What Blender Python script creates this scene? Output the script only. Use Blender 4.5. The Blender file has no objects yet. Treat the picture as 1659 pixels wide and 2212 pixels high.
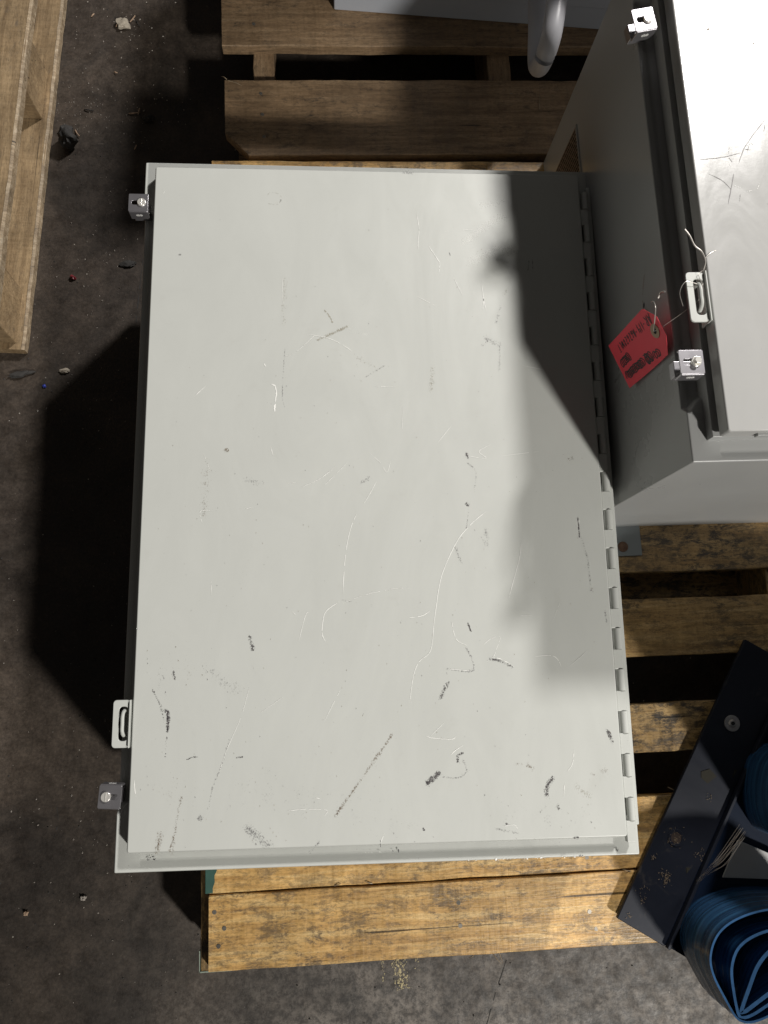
import bpy, bmesh, math, random
from mathutils import Vector, Matrix, noise
rnd = random.Random(7)
R = math.radians
scene = bpy.context.scene
ZO = 0.34            # the big door's face lies 0.34 m above the floor; layout below is written relative to that face
PZ = ZO - 0.21       # top of the pallet decks

# ------------------------------------------------------------------ camera
cd = bpy.data.cameras.new('camera'); cam = bpy.data.objects.new('camera', cd)
scene.collection.objects.link(cam); scene.camera = cam
Rm = Matrix(((0.99795221, -0.01897104, 0.06108588), (0.00686991, 0.98127019, 0.19251393), (-0.06359395, -0.19170005, 0.97939109)))
cam.matrix_world = Matrix.Translation((0.2504953, 0.21797186, 0.99302269 + ZO)) @ Rm.transposed().to_4x4()
cd.sensor_fit = 'HORIZONTAL'; cd.sensor_width = 36.0; cd.lens = 36.0 * 1662 / 1659
cd.clip_start = 0.02; cd.clip_end = 100

# ------------------------------------------------------------------ world and lamps
w = bpy.data.worlds.new('World'); scene.world = w; w.use_nodes = True
bg = w.node_tree.nodes['Background']; bg.inputs[0].default_value = (1.0, 0.93, 0.86, 1); bg.inputs[1].default_value = 0.040
def lamp(name, loc, aim, size, power, col):
    l = bpy.data.lights.new(name, 'AREA'); l.shape = 'DISK'; l.size = size; l.energy = power; l.color = col
    o = bpy.data.objects.new(name, l); scene.collection.objects.link(o); o.location = loc
    o.rotation_euler = (Vector(aim) - Vector(loc)).to_track_quat('-Z', 'Y').to_euler()
lamp('high_bay_lamp', (2.45, -2.7, 3.0 + ZO), (0.3, 0.3, 0.3), 0.34, 215, (1.0, 0.965, 0.905))
lamp('high_bay_lamp', (2.25, 3.20, 2.75 + ZO), (0.3, 0.3, 0.3), 0.36, 178, (1.0, 0.965, 0.93))
scene.view_settings.view_transform = 'Standard'; scene.view_settings.look = 'None'
scene.view_settings.exposure = 0.0; scene.view_settings.gamma = 1.0
scene.render.engine = 'CYCLES'

# ------------------------------------------------------------------ materials
def mat(name):
    m = bpy.data.materials.new(name); m.use_nodes = True
    nt = m.node_tree; return m, nt, nt.nodes['Principled BSDF']
def N(nt, t, **k):
    n = nt.nodes.new(t)
    for a, b in k.items():
        if a in n.inputs: n.inputs[a].default_value = b
        else: setattr(n, a, b)
    return n
def coords(nt, scale=(1, 1, 1), rand=True):
    tc = N(nt, 'ShaderNodeTexCoord'); mp = N(nt, 'ShaderNodeMapping'); mp.inputs['Scale'].default_value = scale
    if rand:
        oi = N(nt, 'ShaderNodeObjectInfo'); mu = N(nt, 'ShaderNodeVectorMath', operation='MULTIPLY_ADD')
        nt.links.new(oi.outputs['Random'], mu.inputs[0]); mu.inputs[1].default_value = (37, 53, 29)
        nt.links.new(tc.outputs['Object'], mu.inputs[2]); nt.links.new(mu.outputs[0], mp.inputs[0])
    else: nt.links.new(tc.outputs['Object'], mp.inputs[0])
    return mp.outputs[0]
def noi(nt, vec, scale, detail=6, rough=.6, dist=0):
    n = N(nt, 'ShaderNodeTexNoise'); n.inputs['Scale'].default_value = scale; n.inputs['Detail'].default_value = detail
    n.inputs['Roughness'].default_value = rough; n.inputs['Distortion'].default_value = dist
    nt.links.new(vec, n.inputs['Vector']); return n.outputs['Fac']
def ramp(nt, fac, stops):
    r = N(nt, 'ShaderNodeValToRGB'); e = r.color_ramp.elements
    while len(e) < len(stops): e.new(0.5)
    for i, (p, c) in enumerate(stops):
        e[i].position = p; e[i].color = (*(c if isinstance(c, tuple) else (c, c, c)), 1)
    nt.links.new(fac, r.inputs[0]); return r.outputs[0]
def mix(nt, fac, a, b, mode='MIX'):
    m = N(nt, 'ShaderNodeMix', data_type='RGBA', blend_type=mode)
    if hasattr(fac, 'links'): nt.links.new(fac, m.inputs[0])
    else: m.inputs[0].default_value = fac
    for s, i in ((a, 6), (b, 7)):
        if hasattr(s, 'links'): nt.links.new(s, m.inputs[i])
        else: m.inputs[i].default_value = (*s, 1)
    return m.outputs[2]
def bump(nt, bsdf, h, strength, dist=.001):
    b = N(nt, 'ShaderNodeBump'); b.inputs['Strength'].default_value = strength; b.inputs['Distance'].default_value = dist
    nt.links.new(h, b.inputs['Height']); nt.links.new(b.outputs[0], bsdf.inputs['Normal'])

def paint(name, col, rough=.4, var=.05, spec=.5, grime=0.0):
    m, nt, p = mat(name); v = coords(nt, rand=False)
    big = noi(nt, v, 5, 5, .6); fine = noi(nt, v, 160, 4, .6)
    c = mix(nt, ramp(nt, big, [(.3, 0.), (.7, 1.)]), tuple(x * (1 - var) for x in col), tuple(min(1, x * (1 + var)) for x in col))
    if grime:
        g = ramp(nt, noi(nt, v, 22, 9, .72, .4), [(.60, 0.), (.78, grime)])
        c = mix(nt, g, c, (.20, .17, .13))
        sp = ramp(nt, noi(nt, v, 420, 3, .6), [(.715, 0.), (.75, .55)])
        c = mix(nt, sp, c, (.12, .10, .085))
    nt.links.new(c, p.inputs['Base Color'])
    nt.links.new(ramp(nt, big, [(.3, rough - .05), (.7, rough + .06)]), p.inputs['Roughness'])
    p.inputs['Specular IOR Level'].default_value = spec
    wave = noi(nt, v, 4.5, 2, .5); wb = N(nt, 'ShaderNodeBump'); wb.inputs['Strength'].default_value = .22; wb.inputs['Distance'].default_value = .004
    nt.links.new(wave, wb.inputs['Height'])
    fb = N(nt, 'ShaderNodeBump'); fb.inputs['Strength'].default_value = .06; fb.inputs['Distance'].default_value = .0006
    nt.links.new(fine, fb.inputs['Height']); nt.links.new(wb.outputs[0], fb.inputs['Normal']); nt.links.new(fb.outputs[0], p.inputs['Normal'])
    if grime:   # handling film: faint wiped smears that dull the gloss
        sm_ = noi(nt, coords(nt, (7, 2.2, 3), rand=False), 1.6, 8, .7, 2.0)
        nt.links.new(ramp(nt, sm_, [(.3, rough - .06), (.7, rough + .10)]), p.inputs['Roughness'])
        c2 = mix(nt, .2, c, ramp(nt, sm_, [(.3, .88), (.7, 1.06)]), 'MULTIPLY'); nt.links.new(c2, p.inputs['Base Color'])
    return m
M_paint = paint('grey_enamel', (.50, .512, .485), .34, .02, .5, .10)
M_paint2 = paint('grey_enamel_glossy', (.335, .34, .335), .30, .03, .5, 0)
M_lid = paint('glossy_lid_enamel', (.41, .41, .40), .185, .05, .36, .05)
M_far = paint('far_grey_enamel', (.36, .38, .42), .4, .03)
M_dark = paint('black_blue_paint', (.010, .012, .019), .42, .25, .22, .22)
M_vent = paint('vent_screen_paint', (.42, .32, .24), .5, .1)
M_tab = paint('foot_paint', (.17, .19, .195), .4, .04)

def plain(name, col, rough=.5, metal=0, var=.1, sc=60):
    m, nt, p = mat(name); v = coords(nt)
    c = mix(nt, noi(nt, v, sc, 5), tuple(x * (1 - var) for x in col), tuple(min(1, x * (1 + var)) for x in col))
    nt.links.new(c, p.inputs['Base Color']); p.inputs['Roughness'].default_value = rough; p.inputs['Metallic'].default_value = metal
    return m
M_zinc = plain('zinc_plate', (.36, .35, .37), .32, .8, .12, 90)
M_screw = plain('bright_screw', (.85, .83, .78), .25, .6, .1, 200)
M_nail = plain('nail_head', (.26, .24, .21), .45, .8, .3, 300)
M_rust = plain('rusty_bolt', (.14, .08, .05), .7, .2, .4, 300)
M_washer = plain('dull_washer', (.36, .34, .32), .45, .9, .3, 300)
M_wire = plain('tie_wire', (.55, .52, .48), .35, .6, .1)
M_black = plain('void_black', (.006, .006, .007), .8)
M_white = plain('scratch_white', (.82, .82, .79), .5)
M_k = plain('mark_black', (.035, .032, .038), .6, 0, .5, 500)
M_g = plain('mark_grey', (.19, .18, .185), .6, 0, .4, 500)
M_b = plain('mark_brown', (.19, .14, .09), .6, 0, .4, 500)
M_t = plain('mark_tan', (.36, .33, .26), .6, 0, .2, 500)
M_ink = plain('marker_ink', (.012, .008, .012), .5)
M_eye = plain('card_eyelet', (.42, .30, .20), .7)
M_red = plain('red_card', (.85, .045, .075), .55, 0, .08, 40)
M_green = plain('green_paint', (.028, .085, .068), .6, 0, .45, 70)
M_pale = plain('pale_chip', (.34, .30, .24), .8, 0, .4, 200)
M_stone = plain('dark_stone', (.035, .033, .031), .8, 0, .4, 200)
M_sliver = plain('wood_sliver', (.36, .25, .17), .7, 0, .3, 200)
M_redbit = plain('red_scrap', (.22, .03, .04), .4)
M_bluebit = plain('blue_scrap', (.02, .04, .3), .4)
M_grit = plain('pale_grit', (.30, .27, .24), .45, 0, .5, 30)
M_tin = plain('grey_sheet', (.33, .33, .325), .35, 0, .05)
def smudge_mat(name, col, k=2.2):
    m, nt, p = mat(name); v = coords(nt, rand=False)
    at = N(nt, 'ShaderNodeAttribute', attribute_name='fade')
    n1 = noi(nt, v, 520, 5, .7, .5); n2 = noi(nt, v, 70, 3, .6)
    a = N(nt, 'ShaderNodeMath', operation='MULTIPLY_ADD'); nt.links.new(n1, a.inputs[0]); a.inputs[1].default_value = 2.6; nt.links.new(n2, a.inputs[2])
    b = N(nt, 'ShaderNodeMath', operation='ADD'); nt.links.new(a.outputs[0], b.inputs[0]); nt.links.new(at.outputs['Fac'], b.inputs[1])
    c = N(nt, 'ShaderNodeMapRange'); c.inputs[1].default_value = 2.38; c.inputs[2].default_value = 2.38 + 1.0 / k; nt.links.new(b.outputs[0], c.inputs[0])
    nt.links.new(c.outputs[0], p.inputs['Alpha']); p.inputs['Base Color'].default_value = (*col, 1); p.inputs['Roughness'].default_value = .6
    return m
M_sk = smudge_mat('rub_black', (.06, .052, .055), 2.6); M_sg = smudge_mat('rub_grey', (.16, .155, .16), 1.6)
M_sb = smudge_mat('rub_brown', (.17, .12, .075), 1.5); M_st = smudge_mat('rub_tan', (.34, .31, .24), 1.3); M_sw = smudge_mat('rub_white', (.85, .85, .82), 1.2)
def smudge(bm, pts, w, amt, z, mi):
    lay = bm.verts.layers.float.get('fade') or bm.verts.layers.float.new('fade')
    P = [Vector((x, y, 0)) for x, y in pts]; a, b = P[0], P[-1]
    d0 = (P[1] - P[0]).normalized(); d1 = (P[-1] - P[-2]).normalized(); e = w * .45
    P = [P[0] - d0 * e] + (P if len(P) > 2 else [P[0], (P[0] + P[1]) / 2, P[1]]) + [P[-1] + d1 * e]
    C = catmull(P, 5); n = len(C); prev = None; tot = sum((C[i + 1] - C[i]).length for i in range(n - 1)); run = 0
    for i, c in enumerate(C):
        if i: run += (C[i] - C[i - 1]).length
        t = (C[min(i + 1, n - 1)] - C[max(i - 1, 0)]).normalized(); sd = Vector((-t.y, t.x, 0))
        en = min(1, min(run, tot - run) / max(1e-6, min(e * 1.3, tot * .3))); cur = []
        wv = w * (1 + .35 * noise.noise(Vector((run * 220, w * 900, z * 9000))))
        for k in range(5):
            f = (k - 2) / 2; q = c + sd * f * wv * .85
            v = bm.verts.new((q.x, q.y, z)); v[lay] = (1 - abs(f) ** 1.3) * en * amt - (1 - amt) * .05 if abs(f) < 1 else -.2
            cur.append(v)
        if prev:
            for k in range(4):
                fc = bm.faces.new((prev[k], prev[k + 1], cur[k + 1], cur[k])); fc.material_index = mi
        prev = cur
m, nt, p = mat('clear_film'); p.inputs['Base Color'].default_value = (.55, .5, .45, 1); p.inputs['Roughness'].default_value = .25
p.inputs['Alpha'].default_value = .16; M_film = m

def wood(name, dark, mid, light, stain=.5, stcol=(.045, .04, .036), across=0.0, rough=.6):
    m, nt, p = mat(name)
    v = coords(nt, (1, 1, 1)); vg = coords(nt, (2.2, 30, 30)); vs = coords(nt, (9, 20, 20))
    g = noi(nt, vg, 3.2, 8, .66, .5); g2 = noi(nt, vg, 14, 4, .6, .3)
    c = ramp(nt, g, [(.28, dark), (.5, mid), (.72, light)])
    c = mix(nt, .32, c, ramp(nt, g2, [(.3, .35), (.7, 1.)]), 'MULTIPLY')
    s1 = ramp(nt, noi(nt, vs, 2.6, 13, .86, .25), [(.465 + .12 * (1 - stain), 0.), (.535 + .12 * (1 - stain), 1.)])
    s2 = ramp(nt, noi(nt, v, 6, 6, .6), [(.30, 0.12), (.58, 1.)])
    s = mix(nt, 1.0, s1, s2, 'MULTIPLY')
    s = mix(nt, .5 + .5 * stain, (0, 0, 0), s)
    c = mix(nt, s, c, stcol)
    fs = ramp(nt, noi(nt, coords(nt, (60, 140, 140)), 2.0, 6, .75), [(.40, .25), (.52, 1.)])
    c = mix(nt, .30 + .12 * stain, c, fs, 'MULTIPLY')
    hv = ramp(nt, noi(nt, v, 11, 5, .6), [(.35, .72), (.65, 1.15)]); c = mix(nt, .8, c, hv, 'MULTIPLY')
    # saw marks running across the board
    va = coords(nt, (38, 3, 3)); a = noi(nt, va, 5, 5, .65, .2)
    c = mix(nt, .18 + across, c, ramp(nt, a, [(.35, .45), (.6, 1.)]), 'MULTIPLY')
    ck = ramp(nt, noi(nt, coords(nt, (1.2, 46, 46)), 2.2, 3, .5, .6), [(.285, 0.), (.31, 1.)])
    c = mix(nt, .8, c, ck, 'MULTIPLY')
    nt.links.new(c, p.inputs['Base Color'])
    nt.links.new(ramp(nt, a, [(.3, rough - .12), (.7, rough + .12)]), p.inputs['Roughness'])
    h = mix(nt, .5, g2, a); bump(nt, p, h, .55, .0012); return m
M_wood_near = wood('yellow_pine_board', (.46, .25, .08), (.78, .48, .175), (.98, .72, .35), .8, (.19, .135, .08), .05, .38)
M_wood_mid = wood('brown_board', (.26, .15, .055), (.44, .28, .11), (.62, .43, .20), .9, (.045, .036, .028), .12, .42)
M_wood_far = wood('weathered_board', (.16, .10, .055), (.29, .19, .105), (.41, .285, .17), .5, (.045, .038, .03), .08)
M_wood_left = wood('pale_weathered_board', (.20, .13, .066), (.31, .215, .118), (.42, .30, .17), .3, (.10, .085, .07), .05)
M_wood_edge = wood('raw_sawn_edge', (.20, .14, .085), (.36, .27, .17), (.56, .46, .33), .2, (.10, .07, .05), .3)

# concrete
m, nt, p = mat('dirty_concrete'); v = coords(nt, rand=False)
a = noi(nt, v, 3.1, 8, .62, .3); b = noi(nt, v, 42, 8, .72); d = noi(nt, v, 190, 4, .65); e_ = noi(nt, v, 75, 10, .82)
c = ramp(nt, a, [(.3, (.027, .0195, .0145)), (.5, (.046, .035, .0265)), (.7, (.078, .059, .044))])
c = mix(nt, .55, c, ramp(nt, b, [(.34, .42), (.5, .85), (.66, 1.45)]), 'MULTIPLY')
c = mix(nt, .6, c, ramp(nt, d, [(.3, .45), (.5, 1.), (.68, 1.6)]), 'MULTIPLY')
# the strip of floor in front of the pallets is painted paler, for the lamp's sheen on it
sx = N(nt, 'ShaderNodeSeparateXYZ'); nt.links.new(v, sx.inputs[0])
mr = N(nt, 'ShaderNodeMapRange'); mr.inputs[1].default_value = -.05; mr.inputs[2].default_value = -.32; nt.links.new(sx.outputs[1], mr.inputs[0])
mx = N(nt, 'ShaderNodeMapRange'); mx.inputs[1].default_value = -.15; mx.inputs[2].default_value = .25; nt.links.new(sx.outputs[0], mx.inputs[0])
mm = N(nt, 'ShaderNodeMath', operation='MULTIPLY'); nt.links.new(mr.outputs[0], mm.inputs[0]); nt.links.new(mx.outputs[0], mm.inputs[1])
pl = mix(nt, .8, (.19, .168, .146), ramp(nt, e_, [(.43, .10), (.57, 1.3)]), 'MULTIPLY')
pl = mix(nt, .75, pl, ramp(nt, noi(nt, v, 11, 7, .7), [(.38, .3), (.6, 1.15)]), 'MULTIPLY')
c = mix(nt, mm.outputs[0], c, mix(nt, .8, c, pl))
vo = N(nt, 'ShaderNodeTexVoronoi'); vo.inputs['Scale'].default_value = 90; nt.links.new(v, vo.inputs['Vector'])
wn = N(nt, 'ShaderNodeTexWhiteNoise'); nt.links.new(vo.outputs['Position'], wn.inputs[0])
near = N(nt, 'ShaderNodeMath', operation='LESS_THAN'); near.inputs[1].default_value = .11; nt.links.new(vo.outputs['Distance'], near.inputs[0])
pick = N(nt, 'ShaderNodeMath', operation='GREATER_THAN'); pick.inputs[1].default_value = .965; nt.links.new(wn.outputs[0], pick.inputs[0])
mu = N(nt, 'ShaderNodeMath', operation='MULTIPLY'); nt.links.new(near.outputs[0], mu.inputs[0]); nt.links.new(pick.outputs[0], mu.inputs[1])
c = mix(nt, mu.outputs[0], c, (.34, .31, .27))
st2 = ramp(nt, noi(nt, v, 6.5, 9, .72, .6), [(.40, .42), (.56, 1.08)])
c = mix(nt, .7, c, st2, 'MULTIPLY')
nt.links.new(c, p.inputs['Base Color']); nt.links.new(ramp(nt, b, [(.3, .42), (.7, .75)]), p.inputs['Roughness'])
bump(nt, p, mix(nt, .5, b, d), .5, .0015); M_floor = m

# blue belting: dark blue with lighter ribs and scuffs
m, nt, p = mat('dark_blue_belting'); v = coords(nt, (3, 3, 90), rand=False)
c = ramp(nt, noi(nt, v, 1.2, 5, .6), [(.3, (.010, .026, .060)), (.52, (.018, .062, .14)), (.72, (.040, .135, .26))])
nt.links.new(c, p.inputs['Base Color']); p.inputs['Roughness'].default_value = .27
bump(nt, p, noi(nt, v, 1.2, 5, .6), .8, .002); M_belt = m
M_beltedge = plain('cut_belt_edge', (.020, .065, .15), .85, 0, .5, 120)
M_beltedge.node_tree.nodes['Principled BSDF'].inputs['Specular IOR Level'].default_value = .15

# ------------------------------------------------------------------ mesh helpers
def empty(name, loc, yaw=0, label=None, cat=None, group=None):
    o = bpy.data.objects.new(name, None); scene.collection.objects.link(o); o.empty_display_size = .05
    o.location = loc; o.rotation_euler = (0, 0, yaw); tag(o, label, cat, group); return o
def tag(o, label=None, cat=None, group=None, kind=None):
    if label: o['label'] = label
    if cat: o['category'] = cat
    if group: o['group'] = group
    if kind: o['kind'] = kind
    return o
def link(name, bm, mats, parent=None, bevel=0, seg=2, smooth=True, loc=None, rot=None):
    me = bpy.data.meshes.new(name); bmesh.ops.recalc_face_normals(bm, faces=bm.faces); bm.to_mesh(me); bm.free()
    return linkm(name, me, mats, parent, bevel, seg, smooth, loc, rot)
def linkm(name, me, mats, parent=None, bevel=0, seg=2, smooth=True, loc=None, rot=None):
    if not isinstance(mats, (list, tuple)): mats = [mats]
    if not me.materials:
        for x in mats: me.materials.append(x)
    o = bpy.data.objects.new(name, me); scene.collection.objects.link(o)
    if parent: o.parent = parent
    if loc: o.location = loc
    if rot: o.rotation_euler = rot
    if bevel:
        b = o.modifiers.new('bevel', 'BEVEL'); b.width = bevel; b.segments = seg; b.limit_method = 'ANGLE'; b.angle_limit = R(35)
        b.harden_normals = True
    if smooth:
        me.polygons.foreach_set('use_smooth', [True] * len(me.polygons))
        if not bevel:
            try: me.set_sharp_from_angle(angle=R(35))
            except Exception: pass
    return o
def box(bm, x0, x1, y0, y1, z0, z1, mi=0):
    vs = [bm.verts.new((x, y, z)) for z in (z0, z1) for y in (y0, y1) for x in (x0, x1)]
    for q in ((0, 2, 3, 1), (4, 5, 7, 6), (0, 1, 5, 4), (2, 6, 7, 3), (0, 4, 6, 2), (1, 3, 7, 5)):
        f = bm.faces.new([vs[i] for i in q]); f.material_index = mi
    return vs
def cyl(bm, c, r, h, axis='z', n=20, r2=None, mi=0):
    r2 = r if r2 is None else r2; A = []; B = []
    for i in range(n):
        a = 2 * math.pi * i / n; ca, sa = math.cos(a), math.sin(a)
        def P(rr, t):
            if axis == 'z': return (c[0] + rr * ca, c[1] + rr * sa, c[2] + t)
            if axis == 'y': return (c[0] + rr * ca, c[1] + t, c[2] + rr * sa)
            return (c[0] + t, c[1] + rr * ca, c[2] + rr * sa)
        A.append(bm.verts.new(P(r, 0))); B.append(bm.verts.new(P(r2, h)))
    for i in range(n):
        j = (i + 1) % n; f = bm.faces.new((A[i], A[j], B[j], B[i])); f.material_index = mi
    f = bm.faces.new(A); f.material_index = mi; f = bm.faces.new(B[::-1]); f.material_index = mi
def prism(bm, pts, z0, z1, mi=0):
    A = [bm.verts.new((x, y, z0)) for x, y in pts]; B = [bm.verts.new((x, y, z1)) for x, y in pts]; n = len(pts)
    for i in range(n):
        f = bm.faces.new((A[i], A[(i + 1) % n], B[(i + 1) % n], B[i])); f.material_index = mi
    for q in (A[::-1], B):
        f = bm.faces.new(q); f.material_index = mi
def ring(bm, outer, inner, z0, z1):
    """plate with one opening; outer and inner outlines have the same number of points"""
    n = len(outer); L = [[bm.verts.new((x, y, z)) for x, y in o] for o in (outer, inner) for z in (z0, z1)]
    o0, o1, i0, i1 = L
    for k in range(n):
        j = (k + 1) % n
        bm.faces.new((o0[k], o0[j], o1[j], o1[k])); bm.faces.new((i0[j], i0[k], i1[k], i1[j]))
        bm.faces.new((o1[k], o1[j], i1[j], i1[k])); bm.faces.new((o0[j], o0[k], i0[k], i0[j]))
def rrect(x0, x1, y0, y1, r, k=5):
    pts = []
    for cx, cy, a0 in ((x1 - r, y1 - r, 0), (x0 + r, y1 - r, 90), (x0 + r, y0 + r, 180), (x1 - r, y0 + r, 270)):
        for i in range(k):
            a = R(a0 + 90 * i / (k - 1)); pts.append((cx + r * math.cos(a), cy + r * math.sin(a)))
    return pts
def tube(bm, pts, r, n=8, mi=0, taper=None):
    pts = [Vector(p) for p in pts]; rings = []; up = Vector((0.13, 0.2, 1)).normalized()
    for i, p in enumerate(pts):
        t = (pts[min(i + 1, len(pts) - 1)] - pts[max(i - 1, 0)]).normalized()
        s = t.cross(up)
        if s.length < 1e-3: s = t.cross(Vector((1, 0, 0)))
        s.normalize(); u = s.cross(t)
        rr = r * (taper(i / (len(pts) - 1)) if taper else 1)
        rings.append([bm.verts.new(p + s * rr * math.cos(2 * math.pi * k / n) + u * rr * math.sin(2 * math.pi * k / n)) for k in range(n)])
    for a, b in zip(rings, rings[1:]):
        for k in range(n):
            f = bm.faces.new((a[k], a[(k + 1) % n], b[(k + 1) % n], b[k])); f.material_index = mi
    f = bm.faces.new(rings[0]); f.material_index = mi; f = bm.faces.new(rings[-1][::-1]); f.material_index = mi
def catmull(P, k=8, closed=False):
    P = [Vector(p) for p in P]; out = []
    n = len(P)
    for i in range(n if closed else n - 1):
        a = P[(i - 1) % n] if closed or i else P[0] * 2 - P[1]
        b = P[i]; c = P[(i + 1) % n]
        d = P[(i + 2) % n] if closed or i + 2 < n else P[-1] * 2 - P[-2]
        for j in range(k):
            t = j / k
            out.append(.5 * ((2 * b) + (c - a) * t + (2 * a - 5 * b + 4 * c - d) * t * t + (3 * b - a - 3 * c + d) * t ** 3))
    if not closed: out.append(P[-1])
    return out
def ribbon(bm, pts, w, z, mi=0, jit=.25, gap=0.0, xf=None, h=0.00012):
    """a thin stroke lying on a plane, with tapered ends and uneven width"""
    pts = catmull([Vector((x, y, 0)) for x, y in pts], 6) if len(pts) > 2 else [Vector((pts[0][0], pts[0][1], 0)).lerp(Vector((pts[1][0], pts[1][1], 0)), i / 7) for i in range(8)]
    n = len(pts); prev = None
    for i, p in enumerate(pts):
        t = pts[min(i + 1, n - 1)] - pts[max(i - 1, 0)]
        if t.length < 1e-9: continue
        t.normalize(); s = Vector((-t.y, t.x, 0)); e = min(1, (min(i, n - 1 - i) + .35) / 2.2)
        ww = w * .5 * e * (1 + rnd.uniform(-jit, jit)); o = s * rnd.uniform(-.18, .18) * w
        P = [p + o + s * ww, p + o - s * ww]
        P = [Vector((q.x, q.y, z)) for q in P]
        if xf: P = [xf @ q for q in P]
        cur = [bm.verts.new(q) for q in P]
        if prev and rnd.random() > gap:
            f = bm.faces.new((prev[0], prev[1], cur[1], cur[0])); f.material_index = mi
        prev = cur
def speckle(bm, pts, w, dens, z, mi, smin=.0004, smax=.0016):
    """many tiny irregular flakes scattered along a path"""
    P = [Vector((x, y, 0)) for x, y in pts]
    for a, b in zip(P, P[1:]):
        d = b - a; L = d.length
        if L < 1e-9: continue
        s = Vector((-d.y, d.x, 0)).normalized()
        n = max(2, int(dens * (L + w) * w * 6.0e5 * .85))
        for _ in range(n):
            q = a + d * rnd.uniform(-.04, 1.04) + s * rnd.gauss(0, .30) * w
            cl = noise.noise(Vector((q.x * 260, q.y * 260, mi * 7.)))
            if cl < -.12: continue
            r = rnd.uniform(smin, smax) * (1.25 if cl > .2 else .8) * rnd.random() ** .5
            k = rnd.choice((4, 5, 6)); ph = rnd.uniform(0, 6.3); el = rnd.uniform(.45, 1); ang = rnd.uniform(-.5, .5) + math.atan2(d.y, d.x)
            vs = []
            for i in range(k):
                t = ph + 2 * math.pi * i / k; rr = r * rnd.uniform(.65, 1.2)
                x, y = rr * math.cos(t), rr * el * math.sin(t)
                vs.append(bm.verts.new((q.x + x * math.cos(ang) - y * math.sin(ang), q.y + x * math.sin(ang) + y * math.cos(ang), z + rnd.random() * .00008)))
            f = bm.faces.new(vs); f.material_index = mi

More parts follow.
